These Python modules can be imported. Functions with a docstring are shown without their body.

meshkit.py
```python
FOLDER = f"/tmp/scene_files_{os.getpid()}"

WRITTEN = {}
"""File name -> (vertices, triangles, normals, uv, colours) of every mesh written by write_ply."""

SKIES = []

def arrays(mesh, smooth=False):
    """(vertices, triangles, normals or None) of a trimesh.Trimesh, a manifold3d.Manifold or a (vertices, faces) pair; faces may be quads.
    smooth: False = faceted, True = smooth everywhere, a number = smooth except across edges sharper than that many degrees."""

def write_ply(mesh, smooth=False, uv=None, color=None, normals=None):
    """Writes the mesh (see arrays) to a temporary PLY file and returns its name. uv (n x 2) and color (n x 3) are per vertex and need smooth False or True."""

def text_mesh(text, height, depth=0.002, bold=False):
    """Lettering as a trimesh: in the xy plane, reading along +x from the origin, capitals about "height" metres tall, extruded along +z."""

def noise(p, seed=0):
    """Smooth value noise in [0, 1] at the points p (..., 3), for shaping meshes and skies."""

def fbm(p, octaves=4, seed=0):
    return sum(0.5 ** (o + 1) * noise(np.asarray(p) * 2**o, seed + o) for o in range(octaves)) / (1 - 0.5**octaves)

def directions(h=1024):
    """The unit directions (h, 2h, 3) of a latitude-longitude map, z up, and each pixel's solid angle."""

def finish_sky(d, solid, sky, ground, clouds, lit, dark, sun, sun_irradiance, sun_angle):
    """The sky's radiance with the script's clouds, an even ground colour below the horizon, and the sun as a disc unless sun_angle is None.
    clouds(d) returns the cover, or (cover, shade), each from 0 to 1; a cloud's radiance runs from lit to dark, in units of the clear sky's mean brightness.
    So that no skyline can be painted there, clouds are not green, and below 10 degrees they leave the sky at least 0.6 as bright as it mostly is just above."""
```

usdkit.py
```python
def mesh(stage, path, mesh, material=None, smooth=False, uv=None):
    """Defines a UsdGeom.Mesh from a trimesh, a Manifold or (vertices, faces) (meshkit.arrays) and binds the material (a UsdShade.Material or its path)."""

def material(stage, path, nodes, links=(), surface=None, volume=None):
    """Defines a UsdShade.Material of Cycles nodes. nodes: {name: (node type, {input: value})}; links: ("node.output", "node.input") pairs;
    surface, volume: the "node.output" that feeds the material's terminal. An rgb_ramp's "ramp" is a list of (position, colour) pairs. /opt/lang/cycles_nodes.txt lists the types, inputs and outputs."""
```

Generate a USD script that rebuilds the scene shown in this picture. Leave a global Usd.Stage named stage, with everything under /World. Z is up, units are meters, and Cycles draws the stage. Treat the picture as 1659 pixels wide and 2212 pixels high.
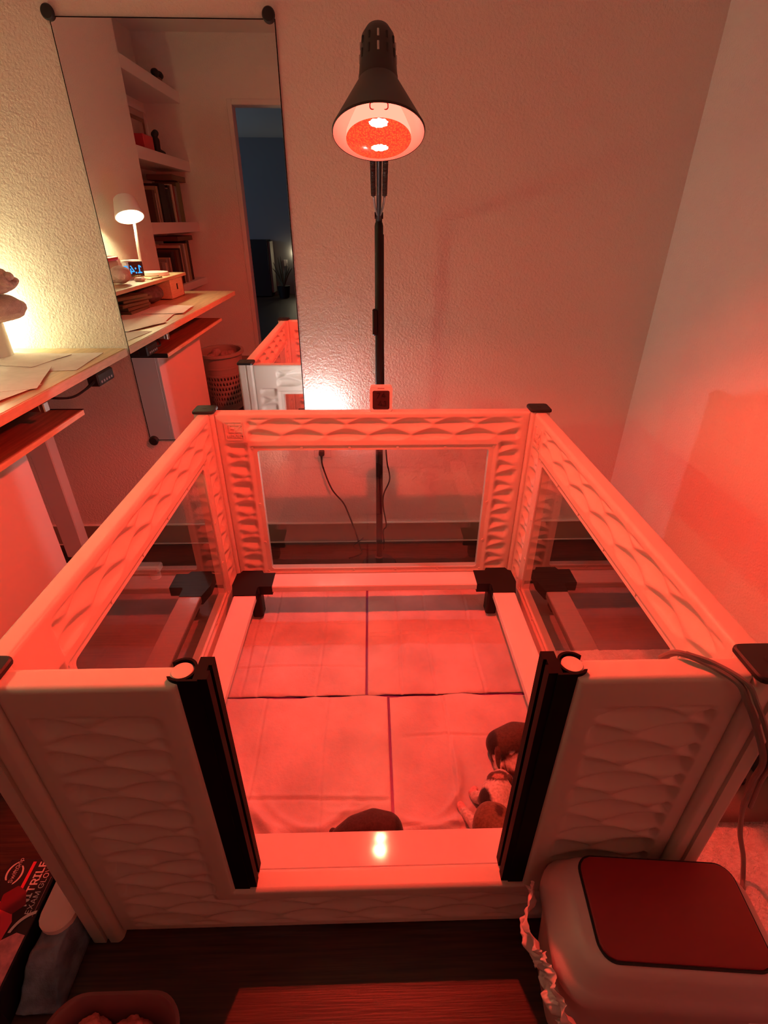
import math, random
import numpy as np, trimesh, usdkit, meshkit
import manifold3d as m3
from shapely.geometry import Polygon, Point, box as sbox
from shapely.ops import unary_union
from pxr import Usd, UsdGeom, UsdShade, UsdLux, Gf, Sdf, Vt

random.seed(7); rng = np.random.default_rng(7)
stage = Usd.Stage.CreateInMemory()
UsdGeom.SetStageUpAxis(stage, UsdGeom.Tokens.z); UsdGeom.SetStageMetersPerUnit(stage, 1.0)
UsdGeom.Xform.Define(stage, '/World'); UsdGeom.Scope.Define(stage, '/World/Looks')

# ------------------------------------------------------------------ camera, exposure, lamp strengths
CAM_POS = np.array([-0.0082, -0.5583, 1.4024]); PITCH, YAW, ROLL, FPX = 0.5208, 0.0269, 0.0034, 1100.0
fw = np.array([math.sin(YAW)*math.cos(PITCH), math.cos(YAW)*math.cos(PITCH), -math.sin(PITCH)])
rt = np.array([math.cos(YAW), -math.sin(YAW), 0]); up = np.cross(rt, fw)
rt, up = math.cos(ROLL)*rt+math.sin(ROLL)*up, -math.sin(ROLL)*rt+math.cos(ROLL)*up
cam = UsdGeom.Camera.Define(stage, '/World/camera')
M = np.eye(4); M[0, :3], M[1, :3], M[2, :3], M[3, :3] = rt, up, -fw, CAM_POS
cam.AddTransformOp().Set(Gf.Matrix4d(M.tolist()))
cam.CreateHorizontalApertureAttr(36.0); cam.CreateVerticalApertureAttr(48.0)
cam.CreateFocalLengthAttr(FPX/1659*36.0); cam.CreateClippingRangeAttr(Gf.Vec2f(0.02, 100))
cam.CreateExposureAttr(0.0)

HEAT_SPOT = (8900.0, 5700.0, 4400.0)     # white-hot filament behind the red lens
HEAT_GLINT = (6200.0, 4100.0, 3200.0)               # emissive disc standing in for its reflection, strengthened to brighten the walls
HEAT_LENS = (1.15, 0.05, 0.016)
HEAT_SIDE = (5.0, 0.55, 0.36)
DESK_LAMP = (95.0, 82.0, 42.0)
GLOBE = (58.0, 53.0, 27.0)
NIGHT = (580.0, 530.0, 510.0)
HALL_NIGHT = (110.0, 90.0, 55.0)
HALL_BLUE = (1.1, 1.75, 2.5)

# ------------------------------------------------------------------ materials
def mat(name, nodes, links, surface):
    return usdkit.material(stage, '/World/Looks/'+name, nodes, links, surface=surface)
def pm(name, color, rough=0.5, var=0.0, vscale=8.0, bump=0.0, bscale=60.0, bdist=0.002, stretch=(1, 1, 1), metallic=0.0, detail=3.0, spec=0.5, **kw):
    """Principled, with noise in its tone and fine relief, in world or object space."""
    n = {'p': ('principled_bsdf', {'base_color': color, 'roughness': rough, 'metallic': metallic, 'specular_ior_level': spec, **kw}),
         'g': ('geometry', {}), 'm': ('mapping', {'scale': stretch})}
    l = [('g.position', 'm.vector')]
    if var:
        c = np.array(color)
        n['nz'] = ('noise_texture', {'scale': vscale, 'detail': detail})
        n['rr'] = ('rgb_ramp', {'ramp': [(0.3, tuple(np.clip(c*(1-var), 0, 1))), (0.7, tuple(np.clip(c*(1+var), 0, 1)))]})
        l += [('m.vector', 'nz.vector'), ('nz.fac', 'rr.fac'), ('rr.color', 'p.base_color')]
    if bump:
        n['bn'] = ('noise_texture', {'scale': bscale, 'detail': detail})
        n['b'] = ('bump', {'strength': bump, 'distance': bdist})
        l += [('m.vector', 'bn.vector'), ('bn.fac', 'b.height'), ('b.normal', 'p.normal')]
    return mat(name, n, l, 'p.BSDF')
def em(name, color, strength=1.0):
    return mat(name, {'e': ('emission', {'color': color, 'strength': strength})}, [], 'e.emission')
def emv(name, v):
    s = max(v); return em(name, tuple(x/s for x in v), s)

wall_m = pm('wall_paint', (0.85, 0.82, 0.775), 0.75, bump=0.8, bscale=125, bdist=0.0036, detail=2.0)
ceil_m = pm('ceiling_paint', (0.88, 0.86, 0.83), 0.8)
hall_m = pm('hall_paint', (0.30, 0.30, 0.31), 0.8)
base_m = pm('baseboard_paint', (0.36, 0.31, 0.25), 0.45)
pale_m = pm('pale_paint', (0.85, 0.80, 0.72), 0.4)
floor_m = pm('dark_wood_floor', (0.046, 0.020, 0.013), 0.45, var=0.55, vscale=14, stretch=(0.35, 9, 1), bump=0.25, bscale=30, bdist=0.002)
plast_m = pm('cream_plastic', (0.66, 0.63, 0.56), 0.42, bump=0.10, bscale=420, bdist=0.0006)
rail_m = pm('white_vinyl', (0.72, 0.70, 0.69), 0.075)
black_m = pm('black_plastic', (0.009, 0.008, 0.009), 0.45, spec=0.3)
channel_m = pm('black_channel', (0.006, 0.0055, 0.006), 0.65, spec=0.12)
matte_black_m = pm('matte_black', (0.012, 0.011, 0.012), 0.55)
pad_m = pm('pad_tissue', (0.55, 0.53, 0.545), 0.85, var=0.20, vscale=5.0, bump=0.5, bscale=120, bdist=0.002)
film_m = pm('purple_film', (0.20, 0.05, 0.26), 0.4)
lining_m = pm('white_enamel', (0.88, 0.86, 0.82), 0.35)
shade_m = pm('black_enamel', (0.03, 0.018, 0.018), 0.38)
steel_m = pm('steel', (0.55, 0.53, 0.50), 0.3, metallic=1.0)
wood_m = pm('birch_veneer', (0.60, 0.44, 0.27), 0.45, var=0.16, vscale=9, stretch=(9, 0.6, 6), bump=0.05)
woodedge_m = pm('birch_edge', (0.66, 0.49, 0.33), 0.5, var=0.1, vscale=20, stretch=(6, 1, 6))
dwood_m = pm('dark_red_wood', (0.20, 0.075, 0.045), 0.45, var=0.3, vscale=9, stretch=(9, 0.6, 6))
white_m = pm('white_lacquer', (0.80, 0.77, 0.76), 0.4)
metalwhite_m = pm('white_metal', (0.74, 0.70, 0.68), 0.35)
paper_m = pm('paper', (0.80, 0.76, 0.76), 0.7, var=0.05, vscale=30)
print_m = pm('print_grey', (0.30, 0.27, 0.28), 0.7)
knit_m = pm('pink_knit', (0.62, 0.40, 0.36), 0.95, var=0.2, vscale=70, bump=0.8, bscale=160, bdist=0.004)
fleece_m = pm('pink_fleece', (0.58, 0.38, 0.35), 0.95, var=0.12, vscale=60, bump=0.7, bscale=320, bdist=0.003)
can_m = pm('pinkish_can_plastic', (0.60, 0.42, 0.42), 0.5, bump=0.08, bscale=300)
flap_m = pm('red_flap_plastic', (0.27, 0.012, 0.018), 0.45, bump=0.08, bscale=400)
box_black_m = pm('carton_black', (0.02, 0.014, 0.022), 0.4)
ink_white_m = pm('ink_white', (0.82, 0.78, 0.78), 0.5)
ink_red_m = pm('ink_red', (0.85, 0.05, 0.10), 0.5)
ink_dark_m = pm('ink_maroon', (0.20, 0.01, 0.03), 0.5)
ink_pink_m = pm('ink_pink', (0.80, 0.30, 0.36), 0.5, var=0.25, vscale=60)
wipe_m = pm('wrinkled_film', (0.20, 0.30, 0.40), 0.35, var=0.35, vscale=28, bump=0.6, bscale=50, bdist=0.008)
label_m = pm('lid_plastic', (0.85, 0.74, 0.72), 0.45)
tub_m = pm('tub_plastic', (0.26, 0.11, 0.12), 0.3)
cloth_m = pm('pink_cloth', (0.75, 0.20, 0.20), 0.95, var=0.3, vscale=50, bump=0.6, bscale=140, bdist=0.004)
rug_m = pm('shag', (0.80, 0.74, 0.72), 0.95, var=0.12, vscale=60, bump=1.0, bscale=170, bdist=0.008)
cord_m = pm('grey_cord', (0.20, 0.15, 0.145), 0.5)
lcd_m = pm('lcd', (0.045, 0.028, 0.032), 0.12)
lcdseg_m = pm('lcd_segment', (0.012, 0.008, 0.009), 0.3)
basket_m = pm('basket_plastic', (0.42, 0.34, 0.30), 0.5)
laundry_m = pm('laundry', (0.40, 0.26, 0.25), 0.95, var=0.4, vscale=12, bump=0.6, bscale=30, bdist=0.01)
pouch_m = pm('pouch_fabric', (0.10, 0.075, 0.09), 0.8, var=0.4, vscale=40)
green_m = pm('notebook_green', (0.14, 0.14, 0.08), 0.7)
gold_m = pm('brass', (0.7, 0.5, 0.25), 0.3, metallic=1.0)
jar_m = pm('clear_jar', (0.66, 0.50, 0.46), 0.2, alpha=0.85)
redlid_m = pm('red_lid', (0.55, 0.03, 0.05), 0.4)
blue_m = em('clock_digits', (0.05, 0.35, 1.0), 1.6)
mirror_m = mat('mirror_silver', {'g': ('glossy_bsdf', {'color': (0.86, 0.86, 0.85), 'roughness': 0.0})}, [], 'g.BSDF')
pane_m = mat('acrylic', {'f': ('fresnel', {'IOR': 1.5}), 'ge': ('geometry', {}), 'inv': ('math', {'math_type': 'subtract', 'value1': 1.0}), 'mul': ('math', {'math_type': 'multiply'}), 'f2': ('math', {'math_type': 'multiply', 'value2': 2.0}), 'f1': ('math', {'math_type': 'add', 'value2': 1.0}), 'fq': ('math', {'math_type': 'divide'}), 't': ('transparent_bsdf', {'color': (0.93, 0.92, 0.90)}),
             'g': ('glossy_bsdf', {'color': (1, 1, 1), 'roughness': 0.003}), 'm': ('mix_closure', {})},
             [('ge.backfacing', 'inv.value2'), ('f.fac', 'f2.value1'), ('f.fac', 'f1.value1'), ('f2.value', 'fq.value1'), ('f1.value', 'fq.value2'), ('fq.value', 'mul.value1'), ('inv.value', 'mul.value2'), ('mul.value', 'm.fac'), ('t.BSDF', 'm.closure1'), ('g.BSDF', 'm.closure2')], 'm.closure')
bag_m = mat('bin_liner', {'t': ('transparent_bsdf', {'color': (0.9, 0.85, 0.85)}), 'p': ('principled_bsdf', {'base_color': (0.78, 0.66, 0.66), 'roughness': 0.25}),
            'm': ('mix_closure', {'fac': 0.72})}, [('t.BSDF', 'm.closure1'), ('p.BSDF', 'm.closure2')], 'm.closure')
fur_m = mat('puppy_fur', {'a': ('attribute', {'attribute': 'fur'}), 'p': ('principled_bsdf', {'roughness': 0.8, 'sheen_weight': 0.15}), 'g': ('geometry', {}),
            'n': ('noise_texture', {'scale': 150.0, 'detail': 4.0}), 'b': ('bump', {'strength': 0.5, 'distance': 0.002}),
            'r': ('rgb_ramp', {'ramp': [(0.3, (0.58, 0.58, 0.58)), (0.7, (1.0, 1.0, 1.0))]}), 'x': ('mix_color', {'blend_type': 'multiply', 'fac': 1.0})},
            [('g.position', 'n.vector'), ('n.fac', 'b.height'), ('b.normal', 'p.normal'), ('n.fac', 'r.fac'), ('a.color', 'x.a'), ('r.color', 'x.b'), ('x.result', 'p.base_color')], 'p.BSDF')
spot_m = emv('filament_glow', HEAT_SPOT); lens_m = None
lens_m = mat('red_bulb_lens', {'t': ('transparent_bsdf', {'color': (1.0, 0.062, 0.040)}), 'ad': ('add_closure', {}),'g': ('geometry', {}), 'v': ('voronoi_texture', {'scale': 260.0}), 'r': ('rgb_ramp', {'ramp': [(0.0, (1.0, 0.14, 0.02)), (0.55, (0.95, 0.035, 0.012)), (1.0, (0.6, 0.01, 0.01))]}),
             'e': ('emission', {'strength': HEAT_LENS[0]}), 's': ('glossy_bsdf', {'color': (1, 1, 1), 'roughness': 0.1}), 'm': ('mix_closure', {'fac': 0.05})},
             [('g.position', 'v.vector'), ('v.distance', 'r.fac'), ('r.color', 'e.color'), ('e.emission', 'ad.closure1'), ('t.BSDF', 'ad.closure2'), ('ad.closure', 'm.closure1'), ('s.BSDF', 'm.closure2')], 'm.closure')
side_m = emv('red_bulb_side', HEAT_SIDE)

# ------------------------------------------------------------------ scene tree helpers
taken = {}; ORIGIN = {}
def unique(parent, name):
    k = (parent, name); n = taken.get(k, 0); taken[k] = n+1
    return name if n == 0 else f'{name}_{n:03d}'
def keys(p, label=None, cat=None, group=None, kind=None):
    for k, v in (('label', label), ('category', cat), ('group', group), ('kind', kind)):
        if v: p.SetCustomDataByKey(k, v)
    return p
def obj(name, mesh, m, parent=None, smooth=35, label=None, cat=None, group=None, kind=None, fur=None):
    base = parent.GetPath().pathString if parent else '/World'
    path = base+'/'+unique(base, name)
    v, f, n = meshkit.arrays(mesh, smooth)
    o = ORIGIN.get(base, np.zeros(3)); ORIGIN[path] = o
    usd = UsdGeom.Mesh.Define(stage, path)
    usd.CreatePointsAttr(Vt.Vec3fArray.FromNumpy((v-o).astype(np.float32)))
    usd.CreateFaceVertexCountsAttr(Vt.IntArray.FromNumpy(np.full(len(f), 3, np.int32)))
    usd.CreateFaceVertexIndicesAttr(Vt.IntArray.FromNumpy(f.astype(np.int32).ravel()))
    usd.CreateSubdivisionSchemeAttr('none')
    if n is not None:
        usd.CreateNormalsAttr(Vt.Vec3fArray.FromNumpy(n.astype(np.float32))); usd.SetNormalsInterpolation('vertex')
    if fur is not None:
        UsdGeom.PrimvarsAPI(usd).CreatePrimvar('fur', Sdf.ValueTypeNames.Color3fArray, 'vertex').Set(Vt.Vec3fArray.FromNumpy(fur(v).astype(np.float32)))
    UsdShade.MaterialBindingAPI.Apply(usd.GetPrim()).Bind(m)
    return keys(usd.GetPrim(), label, cat, group, kind)
def thing(name, label, cat, loc, group=None, move=(0, 0, 0)):
    path = '/World/'+unique('/World', name)
    x = UsdGeom.Xform.Define(stage, path); x.AddTranslateOp().Set(Gf.Vec3d(*map(float, np.add(loc, move))))
    ORIGIN[path] = np.array(loc, float)
    return keys(x.GetPrim(), label, cat, group)
def struct(name, mesh, m, parent=None, smooth=False):
    return obj(name, mesh, m, parent, smooth, kind=None if parent else 'structure')

# ------------------------------------------------------------------ shape helpers
cat_ = trimesh.util.concatenate
def bx(x0, x1, y0, y1, z0, z1, b=0.0):
    lo, hi = np.minimum([x0, y0, z0], [x1, y1, z1]), np.maximum([x0, y0, z0], [x1, y1, z1])
    if b <= 0:
        m = trimesh.creation.box(hi-lo); m.apply_translation((lo+hi)/2); return m
    b = min(b, min(hi-lo)*0.45); P = []
    for a in range(3):
        l, h = lo+b, hi-b; l[a], h[a] = lo[a], hi[a]
        P += [[(l, h)[i][0], (l, h)[j][1], (l, h)[k][2]] for i in (0, 1) for j in (0, 1) for k in (0, 1)]
    return trimesh.convex.convex_hull(np.array(P))
def frame_of(d):
    d = np.asarray(d, float)/np.linalg.norm(d); a = np.cross(d, [0, 0, 1.0] if abs(d[2]) < .9 else [1.0, 0, 0]); a /= np.linalg.norm(a)
    return a, np.cross(d, a), d
def revolve(profile, origin=(0, 0, 0), axis=(0, 0, 1), n=40):
    """profile: (radius, height) pairs, closed along the axis where radius is 0."""
    a, b, d = frame_of(axis); th = np.arange(n)*2*math.pi/n
    v = [np.asarray(origin)+h*d+r*(math.cos(t)*a+math.sin(t)*b) for r, h in profile for t in th]
    f = [q for i in range(len(profile)-1) for j in range(n) for q in ((i*n+j, i*n+(j+1) % n, (i+1)*n+(j+1) % n), (i*n+j, (i+1)*n+(j+1) % n, (i+1)*n+j))]
    m = trimesh.Trimesh(np.array(v), np.array(f), process=False); m.merge_vertices(); m.update_faces(m.nondegenerate_faces()); return m
def cyl(p0, p1, r0, r1=None, n=24):
    p0, p1 = np.array(p0, float), np.array(p1, float); L = np.linalg.norm(p1-p0); r1 = r0 if r1 is None else r1
    return revolve([(0, 0), (r0, 0), (r1, L), (0, L)], p0, p1-p0, n)
def spline(P, n=12):
    P = np.array(P, float); Q = np.vstack([2*P[0]-P[1], P, 2*P[-1]-P[-2]]); out = []
    for i in range(1, len(Q)-2):
        for t in np.linspace(0, 1, n, endpoint=False):
            a, b, c, d = Q[i-1:i+3]; out.append(.5*(2*b+(c-a)*t+(2*a-5*b+4*c-d)*t*t+(3*b-a-3*c+d)*t**3))
    return np.array(out+[P[-1]])
def tube(P, r, n=8, smooth=True, steps=10):
    p = spline(P, steps) if smooth else np.array(P, float)
    t = np.gradient(p, axis=0); t /= np.linalg.norm(t, axis=1, keepdims=True)+1e-12
    a, b, _ = frame_of(t[0]); A = []
    for k in range(len(p)):
        a = a-t[k]*(a@t[k]); a /= np.linalg.norm(a); A.append(a)
    A = np.array(A); B = np.cross(t, A); th = np.arange(n)*2*math.pi/n
    R = np.broadcast_to(np.asarray(r, float), (len(p),)) if np.ndim(r) == 0 else np.interp(np.linspace(0, 1, len(p)), np.linspace(0, 1, len(r)), r)
    v = p[:, None]+R[:, None, None]*(np.cos(th)[None, :, None]*A[:, None]+np.sin(th)[None, :, None]*B[:, None])
    k = len(p); v = np.vstack([v.reshape(-1, 3), p[:1], p[-1:]]); f = []
    for i in range(k-1):
        for j in range(n):
            f += [(i*n+j, i*n+(j+1) % n, (i+1)*n+(j+1) % n), (i*n+j, (i+1)*n+(j+1) % n, (i+1)*n+j)]
    f += [(k*n, (j+1) % n, j) for j in range(n)]+[(k*n+1, (k-1)*n+j, (k-1)*n+(j+1) % n) for j in range(n)]
    return trimesh.Trimesh(v, np.array(f), process=False)
def ring(c, axis, R, r, n=24, k=8):
    a, b, d = frame_of(axis); th = np.linspace(0, 2*math.pi, n+1)
    return tube([np.asarray(c)+R*(math.cos(t)*a+math.sin(t)*b) for t in th], r, k, False)
def prism(poly, z0, z1):
    gs = getattr(poly, 'geoms', [poly]); out = []
    for g in gs:
        m = trimesh.creation.extrude_polygon(g, z1-z0, engine='earcut'); m.apply_translation([0, 0, z0]); out.append(m)
    return cat_(out)
def place(m, o, ex, ey, ez):
    """Maps local x, y, z to the axes ex, ey, ez at o."""
    m = m.copy(); T = np.eye(4); T[:3, 0], T[:3, 1], T[:3, 2], T[:3, 3] = ex, ey, ez, o
    m.apply_transform(T)
    return m
def rrect(x0, x1, y0, y1, r, q=8):
    return sbox(x0+r, y0+r, x1-r, y1-r).buffer(r, quad_segs=q)
def loft(sections, cap=True, n=96):
    """sections: (polygon, z) with the polygons convex; resampled by angle so they join."""
    rows = []
    for poly, z in sections:
        c = np.array(poly.centroid.coords[0]); ext = poly.exterior; L = []
        for t in np.arange(n)*2*math.pi/n:
            from shapely.geometry import LineString
            hit = LineString([c, c+5*np.array([math.cos(t), math.sin(t)])]).intersection(ext)
            p = hit.coords[0] if hit.geom_type == 'Point' else hit.geoms[0].coords[0] if hasattr(hit, 'geoms') else hit.coords[0]
            L.append([*p[:2], z])
        rows.append(L)
    v = np.array(rows).reshape(-1, 3); f = []
    for i in range(len(rows)-1):
        for j in range(n):
            f += [(i*n+j, i*n+(j+1) % n, (i+1)*n+(j+1) % n), (i*n+j, (i+1)*n+(j+1) % n, (i+1)*n+j)]
    k = len(v)
    if cap:
        v = np.vstack([v, [np.mean(rows[0], 0)], [np.mean(rows[-1], 0)]]); e = (len(rows)-1)*n
        f += [(k, (j+1) % n, j) for j in range(n)]+[(k+1, e+j, e+(j+1) % n) for j in range(n)]
    return trimesh.Trimesh(v, np.array(f), process=False)
def sphere_hull(pts):
    s = m3.Manifold.sphere(1.0, 20); out = []
    return m3.Manifold.batch_hull([s.scale([r, r, r]).translate(list(map(float, p))) for p, r in pts])
def body(chains, res=0.008, it=12):
    """One continuous skin over chains of (point, radius); each bone is the hull of its two joint spheres."""
    parts = [sphere_hull([c[i], c[i+1]]) for c in chains for i in range(len(c)-1)]
    m = m3.Manifold.batch_boolean(parts, m3.OpType.Add).refine_to_length(res).to_mesh()
    t = trimesh.Trimesh(m.vert_properties[:, :3], m.tri_verts); trimesh.smoothing.filter_taubin(t, iterations=it); return t
def grid_sheet(us, vs, top, bot, keep=None):
    """A closed sheet between top(u,v) and bot(u,v) -> 3-D points; cells where keep is False are left out and their rims closed."""
    U, V = np.meshgrid(us, vs, indexing='ij'); nu, nv = U.shape; N = nu*nv
    P = np.vstack([top(U, V).reshape(-1, 3), bot(U, V).reshape(-1, 3)])
    K = np.ones((nu-1, nv-1), bool) if keep is None else keep(.5*(U[1:, 1:]+U[:-1, :-1]), .5*(V[1:, 1:]+V[:-1, :-1]))
    I, J = np.nonzero(K); a, b, c, d = I*nv+J, (I+1)*nv+J, (I+1)*nv+J+1, I*nv+J+1
    F = [np.stack([a, b, c], 1), np.stack([a, c, d], 1), np.stack([a, c, b], 1)+N, np.stack([a, d, c], 1)+N]
    Kp = np.pad(K, 1)
    for di, dj, p, q in ((-1, 0, d, a), (1, 0, b, c), (0, -1, a, b), (0, 1, c, d)):
        s = ~Kp[I+1+di, J+1+dj]; x, y = p[s], q[s]
        F += [np.stack([x, x+N, y+N], 1), np.stack([x, y+N, y], 1)]
    m = trimesh.Trimesh(P, np.vstack(F), process=False); m.remove_unreferenced_vertices(); return m
def text(s, h, o, ex, ey, depth=0.0015, bold=False):
    ex, ey = np.array(ex, float), np.array(ey, float)
    return place(meshkit.text_mesh(s, h, depth, bold), o, ex, ey, np.cross(ex, ey))
def steps(*marks, d=0.007):
    out = [marks[0]]
    for a, b in zip(marks[:-1], marks[1:]):
        out += list(np.linspace(a, b, max(1, int(math.ceil((b-a)/d)))+1)[1:])
    return np.array(out)
def smooth01(x): x = np.clip(x, 0, 1); return x*x*(3-2*x)

# ================================================================== THE ROOM
XL, XR, YB, YR, CZ = -1.65, 1.137, 1.604, -1.93, 2.75
struct('floor', bx(-5.2, 2.4, -8.4, YB+.1, -.06, 0), floor_m)
struct('ceiling', cat_([bx(-2.2, XR+.1, YR-.12, YB+.1, CZ, CZ+.06)]), ceil_m)
struct('wall_back', bx(XL-.4, XR+.1, YB, YB+.1, 0, CZ), wall_m)
struct('wall_right', bx(XR, XR+.1, YR-.12, YB, 0, CZ), wall_m)
wl = struct('wall_left', cat_([bx(XL-.4, XL, -.70, YB, 0, CZ), bx(XL-.40, XL-.32, YR, -.70, 0, CZ)]), wall_m)
DX0, DX1, DZ = -1.215, -.25, 2.285
struct('wall_rear', cat_([bx(XL-.4, DX0, YR-.12, YR, 0, CZ), bx(DX1, XR, YR-.12, YR, 0, CZ), bx(DX0, DX1, YR-.12, YR, DZ, CZ)]), wall_m)
b1 = struct('baseboard_back', bx(XL, XR, YB-.014, YB, .004, .104, .002), base_m)
struct('cap_strip', bx(XL, XR, YB-.015, YB, .104, .110, .002), pale_m, b1)
struct('shoe_strip', bx(XL, XR, YB-.020, YB-.014, 0, .006, .001), pale_m, b1)
b2 = struct('baseboard_right', bx(XR-.014, XR, YR, YB-.02, .004, .104, .002), base_m)
struct('cap_strip', bx(XR-.015, XR, YR, YB-.02, .104, .110, .002), pale_m, b2)
struct('baseboard_rear', cat_([bx(XL, DX0-.06, YR, YR+.014, .004, .12, .002), bx(DX1+.06, XR-.02, YR, YR+.014, .004, .12, .002)]), base_m)
struct('baseboard_left', bx(XL, XL+.014, -.68, YB-.02, .004, .104, .002), base_m)
# door casing (the opening reflected in the mirror) and the dark room past it
struct('trim_1', cat_([bx(DX0-.03, DX0+.012, YR-.13, YR+.012, 0, DZ+.03, .003), bx(DX1-.012, DX1+.03, YR-.13, YR+.012, 0, DZ+.03, .003), bx(DX0+.012, DX1-.012, YR-.13, YR+.012, DZ-.012, DZ+.03, .003)]), white_m)
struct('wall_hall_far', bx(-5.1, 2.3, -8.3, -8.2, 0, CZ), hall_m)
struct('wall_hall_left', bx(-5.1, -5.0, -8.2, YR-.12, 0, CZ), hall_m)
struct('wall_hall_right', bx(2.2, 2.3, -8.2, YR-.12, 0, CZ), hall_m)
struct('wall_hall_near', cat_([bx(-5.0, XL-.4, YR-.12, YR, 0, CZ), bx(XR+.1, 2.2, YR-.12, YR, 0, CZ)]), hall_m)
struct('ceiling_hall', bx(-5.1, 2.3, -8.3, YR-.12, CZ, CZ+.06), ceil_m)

# ================================================================== WHELPING BOX
HW, PT, ZB, ZT = 0.61, 0.023, 0.020, 0.797           # half width, half panel thickness, bottom, top
pen = thing('whelping_box', 'large square cream plastic whelping box with clear side windows and a low front entry', 'dog whelping box', (0, .61, 0))
LAM, ROW, WAVE = 0.160, 0.0425, 0.0165
def waves(u, v):
    """Lens-shaped dents in staggered rows, the pressed pattern of the panels: 0 between the dents to 1 at a dent's middle."""
    best = np.zeros_like(u); k0 = np.round((v-.0275)/ROW)
    for dk in (-1, 0, 1):
        k = k0+dk; ph = np.where(k % 2 == 0, .10, .02)
        x = ((u+ph+LAM/2) % LAM-LAM/2)/(.5*LAM); w = np.maximum(1-x*x, 0)
        t = (v-(k*ROW+.0275))/(.0285*w+1e-6); t0 = .22
        r = np.where(t > t0, (1-t)/(1-t0), (1+t)/(1+t0))
        best = np.maximum(best, np.where((abs(t) < 1), np.sin(.5*math.pi*np.clip(r, 0, 1))**1.25*w, 0))
    return best
def rect_mask(u, v, r, s=.006):
    a0, a1, b0, b1 = r
    return smooth01((u-a0)/s)*smooth01((a1-u)/s)*smooth01((v-b0)/s)*smooth01((b1-v)/s)
def panel(kind):
    WU, W0, W1 = .440, .101, .652
    if kind == 'window':
        us = steps(-.577, -.576, -.573, -.568, -.465, -.452, -WU, WU, .452, .465, .568, .573, .576, .577, d=.008)
        vs = steps(ZB, ZB+.001, ZB+.004, ZB+.010, .088, W0, W1, .666, ZT-.010, ZT-.004, ZT-.001, ZT, d=.0036)
        keep = lambda u, v: ~((abs(u) < WU) & (v > W0) & (v < W1))
        regs = [(-.462, .545, .690, .778), (-.548, -.474, .085, .682), (.474, .548, .085, .682)]
        flat = (-.465, .465, .086, .668)
        hole = lambda u, v: np.full_like(u, 1.0)
    else:
        OH, OZ = .303, .180
        us = steps(-.577, -.576, -.573, -.568, -OH-.010, -OH-.004, -OH-.001, -OH, OH, OH+.001, OH+.004, OH+.010, .568, .573, .576, .577)
        vs = steps(ZB, ZB+.001, ZB+.004, ZB+.010, OZ-.010, OZ-.004, OZ-.001, OZ, ZT-.010, ZT-.004, ZT-.001, ZT, d=.0036)
        keep = lambda u, v: ~((abs(u) < OH) & (v > OZ))
        regs = [(-.540, -.345, .045, .735), (.345, .540, .045, .735), (-.540, .540, .045, .150)]
        flat = None
        hole = lambda u, v: np.where(v > OZ, np.maximum(abs(u)-OH, 0), np.hypot(np.maximum(abs(u)-OH, 0), OZ-v))
    def half(u, v):
        d = np.minimum.reduce([.577-abs(u), v-ZB, ZT-v, hole(u, v)]); r = .010
        edge = PT-r+np.sqrt(np.maximum(r*r-np.maximum(r-d, 0)**2, 0))
        m = np.zeros_like(u)
        for q in regs: m = np.maximum(m, rect_mask(u, v, q))
        h = edge-m*WAVE*(.06+.94*waves(u, v))
        if flat: h = h-.006*rect_mask(u, v, flat, .003)
        return h
    return us, vs, half, keep
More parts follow.
